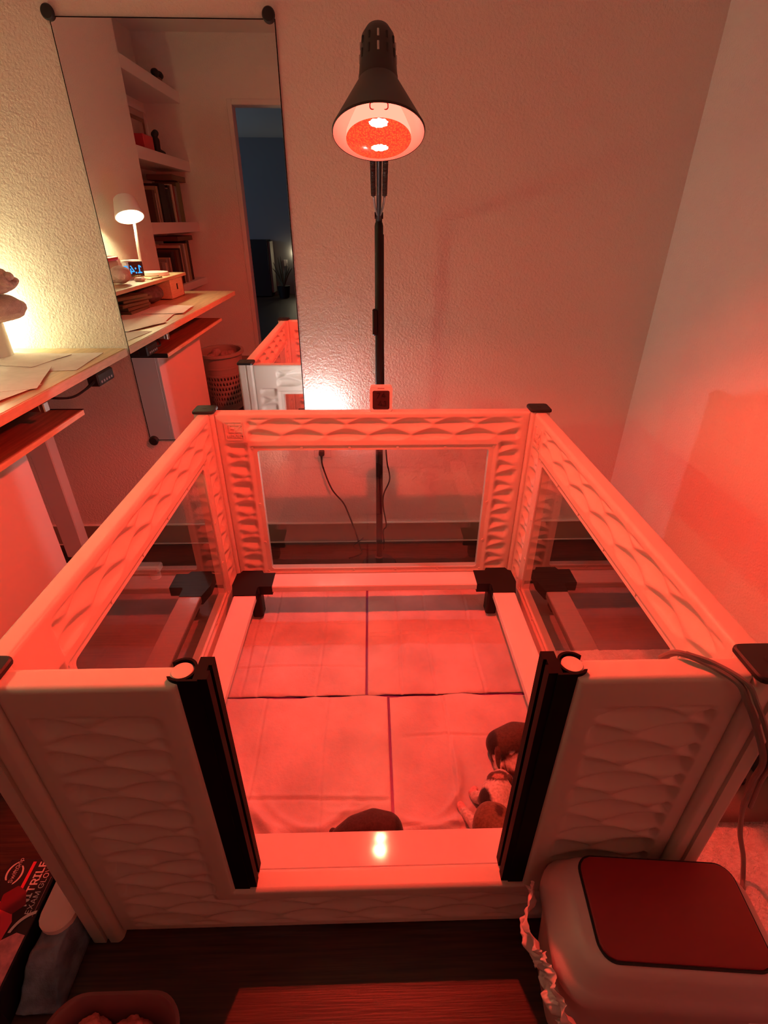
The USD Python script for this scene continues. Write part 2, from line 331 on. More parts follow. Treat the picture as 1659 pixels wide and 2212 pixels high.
def panel_mesh(kind, to_world):
    us, vs, half, keep = panel(kind)
    pts = lambda s: (lambda U, V: to_world(U, V, s*half(U, V)))
    m = grid_sheet(us, vs, pts(1), pts(-1), keep)
    if m.volume < 0: m.invert()
    return m
# u runs to the right as seen from inside; w points into the box
sides = {'back': lambda u, v, w: np.stack([u, 1.243-w, v], -1), 'right': lambda u, v, w: np.stack([HW-w, .6215-u*1.243/1.22, v], -1),
         'left': lambda u, v, w: np.stack([-HW+w, .6215+u*1.243/1.22, v], -1), 'front': lambda u, v, w: np.stack([-u, 0*u+w, v], -1)}
def on(side, mesh):
    m = mesh.copy(); p = m.vertices; m.vertices = sides[side](p[:, 0], p[:, 1], p[:, 2]); 
    if m.volume < 0: m.invert()
    return m
win_mesh = None
for sd in ('back', 'left', 'right'):
    pn = obj('panel', panel_mesh('window', sides[sd]), plast_m, pen, 40)
    obj('window_pane', on(sd, bx(-.443, .443, .098, .655, .008, .0125)), pane_m, pn, False, label='clear acrylic window pane')
    obj('window_bead', on(sd, prism(rrect(-.446, .446, .095, .658, .014).difference(rrect(-.438, .438, .103, .650, .012)), .0128, .0172)), plast_m, pn, 30)
    for (a, b) in [(s*.4535, z) for s in (-1, 1) for z in (.092, .24, .42, .661)]+[(x, .0935) for x in (-.27, -.09, .09, .27)]+[(x, .6605) for x in (-.27, -.09, .09, .27)]:
        obj('window_screw', on(sd, cyl((a, b, .016), (a, b, .0198), .0062, .005, 12)), plast_m, pn, 30)
    # pressed maker's plate with its lettering
    if sd != 'left': fr = rrect(-.545, -.478, .693, .766, .006).difference(rrect(-.541, -.482, .697, .762, .004))
    if sd != 'left': obj('emblem_frame', on(sd, prism(fr, PT-.001, PT+.0025)), plast_m, pn, 20)
    for w_, h_, x_, z_, b_o in () if sd == 'left' else (('EZ', .030, -.532, .725, True), ('whelp', .015, -.538, .704, False)):
        obj('emblem_lettering', on(sd, text(w_, h_, (x_, z_, PT-.001), (1, 0, 0), (0, 1, 0), .0035, b_o)), plast_m, pn, False, kind='stuff')
fp = obj('front_panel', panel_mesh('front', sides['front']), plast_m, pen, 40)
# door channels: a C round the panel's beaded edge and a slot for the door boards
for s in (-1, 1):
    c = (s*.303, .008)
    bead = revolve([(0, .176), (.019, .176), (.019, .796), (.016, .800), (0, .801)], (c[0], c[1], 0), (0, 0, 1), 28)
    obj('edge_bead', bead, plast_m, pen)
    ringp = Point(*c).buffer(.0235, quad_segs=12).difference(Point(*c).buffer(.0195, quad_segs=12)).difference(sbox(*(sorted([c[0]+s*.010, c[0]+s*.03])[0], c[1]-.014, sorted([c[0]+s*.010, c[0]+s*.03])[1], c[1]+.014)))
    xa, xb = sorted([c[0]-s*.022, c[0]-s*.044])
    slot = sbox(xa, c[1]-.0215, xb, c[1]+.0245).difference(sbox(*sorted([c[0]-s*.039, c[0]-s*.050])[:1], c[1]-.0040, sorted([c[0]-s*.039, c[0]-s*.050])[1], c[1]+.0070))
    lip = sbox(*sorted([c[0]-s*.026, c[0]-s*.030])[:1], c[1]-.0245, sorted([c[0]-s*.026, c[0]-s*.030])[1], c[1]-.021)
    face = sbox(min(c[0]-s*.030, c[0]+s*.001), c[1]-.0245, max(c[0]-s*.030, c[0]+s*.001), c[1]-.0205)
    obj('door_channel', prism(unary_union([ringp, slot, lip, face]), .181, .803), channel_m, pen, 25, label='black upright door channel')
# corner posts with caps
for sx in (-1, 1):
    for sy, cy in ((-1, 0.0), (1, 1.243)):
        cx = sx*HW
        core = rrect(cx-.035, cx+.035, cy-.035, cy+.035, .012)
        for ox, oy, w, h in ((sx*.035, -sy*.004, .014, .010), (-sx*.004, sy*.035, .010, .014)):
            core = core.difference(sbox(cx+ox-w/2, cy+oy-h/2, cx+ox+w/2, cy+oy+h/2))
        post = obj('corner_post', prism(core, 0.0, .799), plast_m, pen, 25)
        capp = loft([(rrect(cx-.0385, cx+.0385, cy-.0385, cy+.0385, .012), .799), (rrect(cx-.0385, cx+.0385, cy-.0385, cy+.0385, .012), .806), (rrect(cx-.036, cx+.036, cy-.036, cy+.036, .011), .809)], n=48)
        obj('post_cap', capp, matte_black_m, post, 30, label='black cap of the corner post')
        obj('cap_dimple', revolve([(0, 0), (.006, 0), (.0085, .001), (.006, .002), (0, .0012)], (cx, cy, .8085), (0, 0, 1), 16), matte_black_m, post, 30)
# safety rails along the walls, held by black corner brackets
RZ0, RZ1 = .138, .165
for s in (-1, 1):
    obj('guard_rail', bx(s*.453, s*.537, .270, .973, RZ0, RZ1, .003), rail_m, pen, 30)
obj('guard_rail', bx(-.404, .404, 1.022, 1.107, RZ0, RZ1, .003), rail_m, pen, 30)
obj('guard_rail', bx(-.404, .404, .026, .104, RZ0, RZ1, .003), rail_m, pen, 30)
half_poly = [(-.400, 1.110), (-.400, 1.021), (-.450, 1.021), (-.455, 1.014), (-.455, .968), (-.539, .968), (-.556, 1.032), (-.553, 1.106), (-.541, 1.111), (-.534, 1.126), (-.455, 1.126), (-.447, 1.110)]
for sx in (-1, 1):
    for sy in (-1, 1):
        q = Polygon([(x*-sx, y if sy > 0 else 1.131-y) for x, y in half_poly])
        br = obj('rail_bracket', prism(q, .128, .168), black_m, pen, False, label='black bracket joining two guard rails')
        y0, y1 = (1.004, 1.060) if sy > 0 else (1.131-1.060, 1.131-1.004)
        leg = prism(rrect(min(-sx*-.486, -sx*-.444), max(-sx*-.486, -sx*-.444), y0, y1, .010), .030, .130)
        obj('bracket_leg', leg, black_m, br, 30)

# ------------------------------------------------------------------ pads on the box floor
def pad(x0, x1, y0, y1, seed, creases, label, bumps=()):
    t = thing('puppy_pad', label, 'puppy pad', ((x0+x1)/2, (y0+y1)/2, .008), 'absorbent pads on the whelping box floor')
    us, vs = steps(x0, x1, d=.0042), steps(y0, y1, d=.0042)
    def h(U, V):
        P = np.stack([U*3.2, V*3.2, 0*U+seed], -1); z = .0175+.012*(meshkit.fbm(P, 3, seed)-.5)
        P2 = np.stack([U*22, V*9, 0*U+seed], -1); z += .0034*(meshkit.fbm(P2, 3, seed+5)-.5)+.0022*(meshkit.fbm(P2*[2.2, 5, 1], 2, seed+8)-.5)
        for kind, at, a, b in creases:
            q, r = (U, V) if kind == 'x' else (V, U)
            wob = .004*np.sin(r*11+at*40)
            z -= .0042*np.exp(-((q-at-wob)/.0034)**2)-.0012*np.exp(-((q-at-wob-.008)/.006)**2)*smooth01((r-a)/.05)*smooth01((b-r)/.05)
        for (cx, cy, ang, L, w, amp) in bumps:
            du, dv = U-cx, V-cy; s_ = du*math.cos(ang)+dv*math.sin(ang); n_ = -du*math.sin(ang)+dv*math.cos(ang)
            z += amp*np.exp(-(s_/L)**2-((n_-.25*s_*s_/L)/w)**2)
        e = np.minimum.reduce([U-x0, x1-U, V-y0, y1-V]); z -= .005*np.exp(-np.maximum(e, 0)/.012)
        return np.maximum(z, .0125)
    wob = lambda U, V: np.stack([U, V+(.0045*np.sin(U*15+seed)+.003*np.sin(U*37+seed))*np.clip(1-np.minimum(V-y0, y1-V)/.03, 0, 1), h(U, V)], -1)
    obj('top_sheet', grid_sheet(us, vs, wob, lambda U, V: np.stack([U, V, h(U, V)-.004], -1)), pad_m, t, True)
    obj('backing_film', grid_sheet(steps(x0-.004, x1+.004, d=.03), steps(y0-.004, y1+.004, d=.03), lambda U, V: np.stack([U, V, .0078+0*U], -1), lambda U, V: np.stack([U, V, .006+0*U], -1)), film_m, t, False, label='purple plastic backing film')
pad(-.562, -.037, .625, 1.215, 1, [('x', -.40, .63, 1.2), ('x', -.20, .63, 1.2), ('x', -.46, .7, 1.2), ('y', .87, -.5, -.2), ('y', .75, -.55, -.3), ('y', .98, -.55, -.05)], 'white absorbent pad in the far left quarter of the box floor')
pad(-.029, .562, .625, 1.215, 2, [('x', .20, .63, 1.2), ('x', .37, .63, 1.2), ('y', .93, -.03, .08), ('y', .91, .2, .4), ('x', .09, .7, .95)], 'white absorbent pad in the far right quarter of the box floor', [(.10, .90, 1.2, .10, .012, .004), (.13, .88, 1.3, .10, .010, .003)])
pad(-.562, .036, .035, .617, 3, [('y', .27, -.40, .03), ('x', -.36, .3, .6), ('x', -.16, .52, .6), ('y', .265, -.2, .03)], 'white absorbent pad wrinkled near the entry, in the near left quarter', [(-.30, .205, -.55, .10, .016, .016), (-.22, .195, -.40, .09, .012, .014), (-.38, .19, -.75, .10, .015, .016), (-.26, .16, -.6, .10, .014, .016), (-.13, .20, .5, .07, .014, .012), (-.08, .23, .15, .06, .008, .006)])
pad(.044, .562, .035, .617, 4, [('y', .46, .05, .3), ('y', .19, .15, .3), ('x', .22, .2, .6)], 'white absorbent pad under the sleeping puppies, in the near right quarter', [(.23, .35, 1.5, .12, .012, .008), (.20, .20, .4, .08, .012, .010), (.22, .27, 1.0, .07, .010, .008), (.14, .19, -.1, .10, .010, .008)])

# ------------------------------------------------------------------ heat lamp on its floor stand
LS = 1.04; LC = np.array([.0135, .77, 1.5585]); TT = math.radians(24); AX = np.array([0, math.sin(TT), math.cos(TT)])   # rim centre, axis up the shade
lamp = thing('heat_lamp', 'black heat lamp with glowing red bulb on a tall floor stand behind the box', 'heat lamp', (.024, 1.39, 0))
PX, PY = .024, 1.395
obj('base', revolve([(0, 0), (.078, 0), (.080, .004), (.075, .010), (.03, .014), (0, .014)], (PX, PY, 0)), matte_black_m, lamp)
obj('collar', revolve([(0, .012), (.020, .012), (.020, .045), (.015, .050), (0, .05)], (PX, PY, 0)), matte_black_m, lamp)
obj('pole', revolve([(0, .045), (.0145, .045), (.0145, 1.385), (.012, 1.395), (0, 1.395)], (PX, PY, 0)), black_m, lamp)
obj('pole_clip', bx(PX-.024, PX-.008, PY-.022, PY+.006, 1.035, 1.125, .004), black_m, lamp)
J0, J1 = np.array([PX, PY, 1.40]), np.array([LC[0]+.003, .867, 1.610])
obj('arm_joint', cat_([cyl((PX, PY, 1.385), (PX, PY, 1.43), .011), cyl((PX-.014, PY-.005, 1.415), (PX+.014, PY-.005, 1.415), .010)]), black_m, lamp)
obj('arm', tube([J0, J0*.6+J1*.4+[0, 0, .004], J1], .0075, 12), black_m, lamp)
dA = (J1-J0)/np.linalg.norm(J1-J0)
for s in (-1, 1):
    o = np.array([s*.0165, 0, -.006]); a, b = J0+dA*.20+o, J0+dA*.44+o
    e1, e2, _ = frame_of(b-a); th = np.linspace(0, 2*math.pi*34, 34*10)
    obj('spring', tube([a+(b-a)*t/th[-1]+.0062*(math.cos(t)*e1+math.sin(t)*e2) for t in th], .0016, 5, False), steel_m if False else shade_m, lamp)
    obj('spring_hook', cat_([ring(a-dA*.008, (0, 0, 1), .007, .0013), tube([a-dA*.014, J0+dA*.12+o*.8, J0+dA*.05+o*.3], .0035, 6)]), steel_m, lamp)
    obj('spring_hook', ring(b+dA*.008, (0, 0, 1), .007, .0013), steel_m, lamp)
obj('head_bracket', cat_([tube([J1, LC+AX*.10+[0, .040, 0], LC+AX*.150+[0, .022, 0]], .007, 8), cyl(J1-[.02, 0, 0], J1+[.02, 0, 0], .010)]), black_m, lamp)
outer = [(.0935, 0), (.0945, .004), (.043, .092), (.0395, .098), (.0395, .106), (.0385, .110), (.0350, .160), (.0325, .180), (.024, .194), (.010, .201), (0, .202)]
outer = [(r*LS, h*LS) for r, h in outer]
obj('shade', revolve(outer, LC, AX, 56), shade_m, lamp, 30, label='black flared lamp shade and socket cover')
for k in range(12):
    a, b, d = frame_of(AX); t = 2*math.pi*k/12; e = math.cos(t)*a+math.sin(t)*b; g = np.cross(d, e)
    for h0, h1, r in ((.164, .178, .0360), (.137, .154, .0377)):
        obj('vent_slot', place(bx(-.0022, .0022, -.0018, .0018, 0, h1-h0, .0008), LC+AX*h0+e*r, g, e, d), steel_m if k % 3 == 0 else matte_black_m, lamp, False)
obj('shade_lining', revolve([(.0962, .0005), (.0428, .0945), (.0375, .102), (.034, .130), (0, .130)], LC, AX, 56), lining_m, lamp, 30, label='white enamel inside of the shade')
BC = LC-AX*.010
bulb = obj('bulb', revolve([(.0685, 0), (.068, .012), (.060, .031), (.0415, .070), (.021, .093), (.017, .095), (.017, .118), (0, .118)], BC, AX, 48), side_m, lamp, 40, label='red glass heat bulb')
dome = [(r, -.016*(1-(r/.0685)**2)) for r in np.linspace(.0685, 0, 10)]
obj('lens', revolve([(.0685, .001)]+dome, BC, AX, 48), lens_m, bulb, 40, label='dimpled red lens of the bulb')
a_, b_ = np.array([1.0, 0, 0]), np.cross(AX, [1.0, 0, 0])      # b_ runs down the picture across the lens
if b_[2] > 0: b_ = -b_
def glow(ca, cb, ra, rb, depth, seed):
    """A small ragged glowing disc inside the bulb."""
    r_ = np.random.default_rng(seed); n = 28; ring_ = []
    for t in np.arange(n)*2*math.pi/n:
        k = 1+.22*(r_.random()-.5); ring_.append(BC+a_*(ca+ra*k*math.cos(t))+b_*(cb+rb*k*math.sin(t))+AX*depth)
    top = np.vstack([ring_, [BC+a_*ca+b_*cb+AX*(depth-.002)]]); bot = top+AX*.0015; f = []
    for j in range(n):
        k = (j+1) % n; f += [(n, k, j), (n+1+n, n+1+j, n+1+k), (j, k, n+1+k), (j, n+1+k, n+1+j)]
    m = trimesh.Trimesh(np.vstack([top, bot]), np.array(f), process=False)
    if m.volume < 0: m.invert()
    return m
obj('filament', glow(0, -.010, .019, .014, .026, 3), spot_m, bulb, True, label='white-hot filament inside the bulb')
obj('filament', glow(.003, .040, .017, .011, .006, 5), emv('reflected_filament_glow', HEAT_GLINT), bulb, True, label='added glowing disc standing in for the reflected filament, near the lower lens edge')
# maker's label on the lining
nrm = -b_*.965+AX*.26; yy = np.cross(nrm, a_); lo = BC+AX*.027-b_*.0612
obj('maker_stamp', place(prism(rrect(-.019, .019, -.010, .010, .007).difference(rrect(-.0168, .0168, -.0078, .0078, .005)), 0, .0008), lo, a_, yy, nrm), ink_dark_m, bulb, False, label='oval maker stamp on the bulb')
obj('power_cord', tube([(PX+.014, PY, 1.36), (PX+.016, PY, .95), (PX+.02, 1.40, .70), (.052, 1.40, .575), (.057, 1.40, .516), (.068, 1.40, .44), (.043, 1.40, .367), (.042, 1.40, .30), (.055, 1.40, .209), (.042, 1.41, .172), (.046, 1.44, .06), (.02, 1.50, .008), (-.10, 1.53, .006), (-.053, 1.578, .03)], .0032, 6), black_m, lamp)

# ------------------------------------------------------------------ mirror on the back wall
mir = thing('wall_mirror', 'tall frameless mirror clipped to the wall with round black knobs', 'mirror', (-.64, YB-.006, .6))
obj('mirror_glass', bx(-.992, -.298, YB-.007, YB-.002, .548, 1.945, .001), mirror_m, mir, False)
obj('mirror_edge', place(prism(sbox(-.994, .546, -.296, 1.947).difference(sbox(-.991, .549, -.299, 1.944)), 0, .0056), (0, YB-.0012, 0), (1, 0, 0), (0, 0, 1), (0, -1, 0)), black_m, mir, False)
for x, z in ((-.992, 1.955), (-.315, 1.955), (-.978, .545), (-.305, .545)):
    obj('mirror_knob', revolve([(0, 0), (.013, 0), (.015, .004), (.0195, .006), (.0205, .012), (.017, .018), (0, .020)], (x, YB-.001, z), (0, -1, 0), 28), matte_black_m, mir, 40, label='round black mirror knob')

# ------------------------------------------------------------------ outlet, night light, black cord
out = thing('wall_outlet', 'double wall outlet with plate on the wall behind the box', 'outlet', (-.232, YB-.004, .512))
obj('plate', bx(-.270, -.193, YB-.006, YB, .454, .570, .003), white_m, out)
for z in (.486, .540):
    obj('receptacle', place(prism(rrect(-.016, .016, -.014, .014, .008), 0, .0025), (-.232, YB-.006, z), (1, 0, 0), (0, 0, 1), (0, -1, 0)), pale_m, out)
nl = thing('night_light', 'plug-in night light glowing white low on the wall behind the box', 'night light', (-.232, YB-.03, .6))
obj('housing', bx(-.256, -.208, YB-.040, YB-.0086, .527, .640, .006), white_m, nl)
obj('diffuser', place(prism(rrect(-.021, .021, -.011, .011, .006), 0, .012), (-.232, YB-.024, .640), (1, 0, 0), (0, 1, 0), (0, 0, 1)), emv('night_glow', NIGHT), nl, label='glowing white diffuser')
co = thing('hanging_wire', 'black power cord drooping from the wall outlet down to the floor', 'cord', (-.10, 1.58, 0))
obj('plug', cat_([bx(-.246, -.222, YB-.036, YB-.0086, .474, .498, .004), cyl((-.236, YB-.022, .476), (-.236, YB-.022, .452), .006, .004)]), black_m, co)
obj('cable', tube([(-.236, YB-.022, .470), (-.231, 1.572, .42), (-.195, 1.568, .308), (-.146, 1.566, .238), (-.123, 1.55, .19), (-.092, 1.52, .11), (-.068, 1.495, .03), (-.062, 1.475, .006), (-.12, 1.44, .005)], .0036, 8), black_m, co)

# ------------------------------------------------------------------ thermometer standing on the back panel
tm = thing('thermometer', 'small white digital thermometer with dark screen standing on the back panel', 'thermometer', (.028, 1.243, .797))
obj('case', place(prism(rrect(-.040, .040, 0, .092, .010), -.013, .013), (.028, 1.243, .7975), (1, 0, 0), (0, 0, 1), (0, -1, 0)), white_m, tm, 40)
obj('screen', place(prism(rrect(-.0305, .0305, .009, .077, .006), 0, .0012), (.028, 1.230, .7975), (1, 0, 0), (0, 0, 1), (0, -1, 0)), lcd_m, tm, 30, label='dark display')
obj('digits', text('74', .020, (.010, 1.2288, .848), (1, 0, 0), (0, 0, 1), .0006), lcdseg_m, tm, False, kind='stuff')
obj('digits', text('41', .020, (.016, 1.2288, .818), (1, 0, 0), (0, 0, 1), .0006), lcdseg_m, tm, False, kind='stuff')
obj('hanging_slot', bx(.016, .040, 1.2295, 1.232, .8815, .8845), print_m, tm, False)

# ================================================================== LEFT: standing desk and what is on it
DT = .947
desk = thing('standing_desk', 'pale wooden standing desk along the left wall with white metal legs', 'desk', (-1.32, .63, 0))
obj('desktop', bx(XL+.005, -1.004, -.33, 1.596, DT-.030, DT, .003), wood_m, desk, 25)
obj('front_edging', bx(-1.004, -1.0, -.33, 1.596, DT-.029, DT-.001, .001), woodedge_m, desk, False)
for y in (1.42, -.12):
    lg = obj('leg', bx(-1.40, -1.315, y-.03, y+.03, .06, DT-.09, .004), metalwhite_m, desk, 25)
    obj('inner_column', bx(-1.39, -1.325, y-.022, y+.022, DT-.32, DT-.05), metalwhite_m, lg, False)
    obj('foot', bx(-1.60, -.955, 1.286 if y > 0 else y-.035, 1.346 if y > 0 else y+.035, .035, .066, .006), metalwhite_m, desk, 25)
    obj('foot_pad', cyl((-.985, 1.316 if y > 0 else y, .0), (-.985, 1.316 if y > 0 else y, .036), .022), metalwhite_m, desk, 30)
obj('cross_beam', bx(-1.39, -1.33, -.10, 1.40, DT-.085, DT-.031), metalwhite_m, desk, False)
cp = obj('control_box', bx(-1.035, -.992, 1.300, 1.425, .872, .9165, .005), matte_black_m, desk, 30, label='black height control under the desk edge')
for k in range(5):
    obj('button', bx(-.992, -.9905, 1.315+k*.020, 1.325+k*.020, .882, .890), print_m, cp, False)
obj('control_cable', tube([(-1.01, 1.300, .892), (-1.015, 1.24, .880), (-1.03, 1.17, .874), (-1.07, 1.11, .89), (-1.16, 1.05, DT-.034)], [.007, .004, .004, .004, .004], 6), black_m, desk)
ty = obj('keyboard_tray', bx(-1.42, -1.008, .12, 1.172, .812, .830, .003), dwood_m, desk, 25, label='reddish wooden keyboard tray')
obj('tray_edging', bx(-1.008, -1.003, .12, 1.172, .813, .829), woodedge_m, ty, False)
obj('tray_end', bx(-1.42, -1.005, 1.172, 1.178, .811, .831), matte_black_m, ty, False)
obj('tray_bracket', bx(-1.27, -1.19, 1.05, 1.165, .830, DT-.031), pouch_m, ty, False)
obj('tray_slide', cat_([bx(-1.35, -1.05, 1.02, 1.045, .872, .900, .003), bx(-1.05, -1.035, 1.018, 1.047, .870, .902, .003)]), steel_m, ty, False)
# drawer cabinet under the desk
cab = thing('drawer_cabinet', 'white drawer cabinet standing under the desk', 'cabinet', (-1.37, .63, 0))
obj('body', bx(-1.61, -1.142, .262, .998, .02, .795, .002), white_m, cab, False)
obj('side_panel', bx(-1.142, -1.128, .264, .996, .022, .794, .002), white_m, cab, False)
obj('top_panel', bx(-1.612, -1.126, .260, 1.0, .7955, .8035, .002), white_m, cab, False)
for x in (-1.58, -1.17):
    for y in (.29, .97): obj('caster', cyl((x, y-.01, .012), (x, y+.01, .012), .012, n=16), matte_black_m, cab)
# riser shelf on the desk
rs = thing('desk_riser', 'wooden riser shelf on the desk with a small drawer at its far end', 'desk shelf', (-1.44, .45, DT))
obj('top_board', bx(XL+.01, -1.262, -.10, 1.02, 1.072, 1.090, .002), wood_m, rs, 25)
for y in (-.095, .985): obj('side_board', bx(XL+.015, -1.29, y, y+.016, DT, 1.072), dwood_m, rs, False)
dw = obj('drawer', bx(XL+.03, -1.285, -.072, .165, DT+.006, 1.068, .003), woodedge_m, rs, 25)
obj('drawer_slot', bx(-1.2855, -1.283, .038, .056, 1.000, 1.035), matte_black_m, dw, False)
# desk lamp
dl = thing('desk_lamp', 'white desk lamp switched on with a conical shade, on the riser shelf', 'desk lamp', (-1.42, .16, 1.09))
BY = .13
obj('base', revolve([(0, 0), (.095, 0), (.098, .008), (.092, .020), (0, .022)], (-1.395, BY, 1.0905)), white_m, dl)
obj('stem', tube([(-1.46, BY, 1.11), (-1.455, BY, 1.25), (-1.462, BY-.035, 1.36), (-1.468, BY-.060, 1.49), (-1.480, BY-.055, 1.525), (-1.497, BY-.045, 1.528)], .0085, 10), white_m, dl)
LCn, LA = np.array([-1.466, .130, 1.412]), np.array([-.30, -.42, 1.0]); LA = LA/np.linalg.norm(LA)
obj('shade', revolve([(.083, 0), (.085, .002), (.062, .105), (.050, .116), (0, .118), (0, .114), (.046, .112), (.058, .102), (.081, 0), (.083, 0)], LCn, LA, 48), white_m, dl, 40, label='white conical lamp shade')
obj('light_disc', revolve([(0, .010), (.062, .010), (.066, .014), (0, .020)], LCn, LA, 40), emv('desk_glow', DESK_LAMP), dl, label='warm glowing disc in the lamp')
# second small lamp, further along the desk against the wall, lights the corner
gl = thing('table_lamp', 'small round glowing lamp at the wall end of the desk', 'table lamp', (-1.52, 1.49, DT))
obj('base', revolve([(0, 0), (.045, 0), (.045, .012), (.012, .02), (.012, .09), (0, .09)], (-1.545, 1.50, DT)), white_m, gl)
obj('globe', trimesh.creation.icosphere(3, .055), emv('globe_glow', GLOBE), gl, True) if False else obj('globe', revolve([(.055*math.sin(t), -.055*math.cos(t)) for t in np.linspace(0, math.pi, 20)], (-1.545, 1.50, DT+.14), (0, 0, 1), 32), emv('globe_glow', GLOBE), gl, True)
# canister with knitted things on it, beside that lamp
cn = thing('canister', 'plain white canister at the wall end of the desk', 'canister', (-1.425, 1.45, DT))
obj('body', revolve([(0, 0), (.055, 0), (.057, .003), (.057, .118), (.055, .122), (0, .122)], (-1.428, 1.45, DT)), white_m, cn)
def lump(c, r, seed, amp, sc):
    m = trimesh.creation.icosphere(4, 1.0); v = m.vertices; n = meshkit.fbm(v*sc, 3, seed)-.5
    m.vertices = np.array(c)+v*np.array(r)*(1+amp*n)[:, None]; return m
obj('fleece_roll', lump((-1.375, 1.44, 1.122), (.112, .078, .051), 3, .22, 2.0), fleece_m, None, True, label='smooth pink fleece roll lying under the braided one', cat='fleece')
kn = thing('knitted_roll', 'chunky braided pink knitted roll lying on top of the fleece roll', 'knitting', (-1.36, 1.43, 1.145))
for k in range(3):
    P = [(-1.47+.205*t, 1.43+.026*math.cos(17*t+k*2.094), 1.213+.024*math.sin(17*t+k*2.094)*(.5+.5*math.sin(math.pi*t))) for t in np.linspace(0, 1, 40)]
    obj('braid_strand', tube(P, [.014, .022, .024, .024, .024, .022, .010], 12, True, 3), knit_m, kn, True)
# papers on the desk
def sheet(x, y, z, w, h, a, curl, label, g='loose papers on the desk', lines=0):
    ex, ey = np.array([math.cos(a), math.sin(a)]), np.array([-math.sin(a), math.cos(a)])
    def f(dz):
        def q(U, V):
            P = np.array([x, y])+U[..., None]*ex+V[..., None]*ey
            return np.stack([P[..., 0], P[..., 1], z+dz+curl*np.maximum(0, (U/w))**3+.0006*np.sin(V*30+x*9)], -1)
        return q
    t = obj('paper_sheet', grid_sheet(steps(-w/2, w/2, d=.03), steps(-h/2, h/2, d=.03), f(.0009), f(0)), paper_m, None, 40, label=label, cat='paper', group=g)
    return t
PS = [(-1.19, 1.36, .948, .30, .27, .10, 0, 'large flat sheet nearest the wall on the desk, partly under the others'), (-1.30, 1.40, .950, .25, .20, -.2, .0, 'sheet lying beside the canister at the left'),
      (-1.18, 1.10, .952, .22, .28, .35, .006, 'upper sheet of the fanned pile with a lifted corner'), (-1.20, 1.02, .949, .21, .28, .15, .004, 'sheet under the fanned pile on the desk'),
      (-1.17, .93, .951, .22, .28, -.15, .004, 'sheet of the pile next to the desk edge'), (-1.22, .80, .950, .25, .30, .3, .010, 'folded sheet with a curling edge on the desk'),
      (-1.20, .55, .949, .21, .28, .2, .003, 'sheet lying on the far side of the pile'), (-1.16, .62, .953, .22, .28, -.1, .012, 'top sheet with a raised edge, farthest pile')]
for p in PS: sheet(*p)
# things on and under the riser, seen in the mirror
ck = thing('alarm_clock', 'white cube alarm clock with glowing blue digits on the riser', 'clock', (-1.44, .33, 1.09))
cn_ = np.array([math.cos(.55), math.sin(.55), 0]); ct = np.array([-math.sin(.55), math.cos(.55), 0]); cz = np.array([0, 0, 1.0])
co_ = np.array([-1.435, .335, 1.091])
obj('case', place(bx(-.055, .055, -.04, .04, 0, .100, .012), co_, ct, cn_, cz), white_m, ck, 40)
obj('screen', place(bx(-.047, .047, .0402, .0412, .012, .092, .0004), co_, ct, cn_, cz), lcd_m, ck, False, label='black display')
obj('digits', text('1:45', .042, co_+cn_*.0413-ct*.040+cz*.030, ct, cz, .0008, True), blue_m, ck, False, label='glowing blue digits')
jr = thing('storage_jar', 'clear square storage jar with a red lid on the riser', 'jar', (-1.50, .56, 1.09))
obj('body', bx(-1.56, -1.44, .49, .62, 1.091, 1.20, .008), jar_m, jr); obj('lid', bx(-1.565, -1.435, .485, .625, 1.20, 1.222, .006), redlid_m, jr)
jr2 = thing('pink_jar', 'pinkish soft pouch standing in front of the red-lidded jar', 'pouch', (-1.40, .66, 1.09))
obj('body', lump((-1.37, .66, 1.138), (.055, .065, .044), 5, .2, 2), fleece_m, jr2, True)
bt = thing('small_bottle', 'slim white bottle between the clock and the red-lidded jar', 'bottle', (-1.47, .435, 1.09))
obj('body', revolve([(0, 0), (.022, 0), (.022, .085), (.016, .095), (0, .095)], (-1.47, .435, 1.091)), white_m, bt); obj('cap', cyl((-1.47, .435, 1.185), (-1.47, .435, 1.205), .017), white_m, bt)
obj('earbud_case', bx(-1.36, -1.31, .47, .53, 1.091, 1.110, .008), white_m, None, label='tiny white case at the front of the riser', cat='case')
obj('key_chain', cat_([tube([(-1.31+.03*math.sin(k), .40-.05*k, 1.096) for k in np.linspace(0, 4, 9)], .004, 6), ring((-1.31, .42, 1.095), (0, 0, 1), .016, .003)]), gold_m, None, label='thin brass key chain lying on the riser', cat='key chain')
for k in range(5):
    obj('notebook', place(bx(-.10, .10, -.13, .13, 0, .017, .003), (-1.40, .66+.01*k*(-1)**k, DT+.001+.0185*k), *[np.array(q) for q in ((math.cos(.08*k), math.sin(.08*k), 0), (-math.sin(.08*k), math.cos(.08*k), 0), (0, 0, 1))]), green_m, None, 25,
        label='dark green notebook in the stack under the riser, number %s from the bottom' % ('one', 'two', 'three', 'four', 'five')[k], cat='notebook', group='notebooks under the riser')
obj('zip_pouch', lump((-1.39, .33, DT+.058), (.10, .135, .058), 9, .10, 2), pouch_m, None, True, label='dark rounded zip pouch pushed under the riser', cat='pouch')

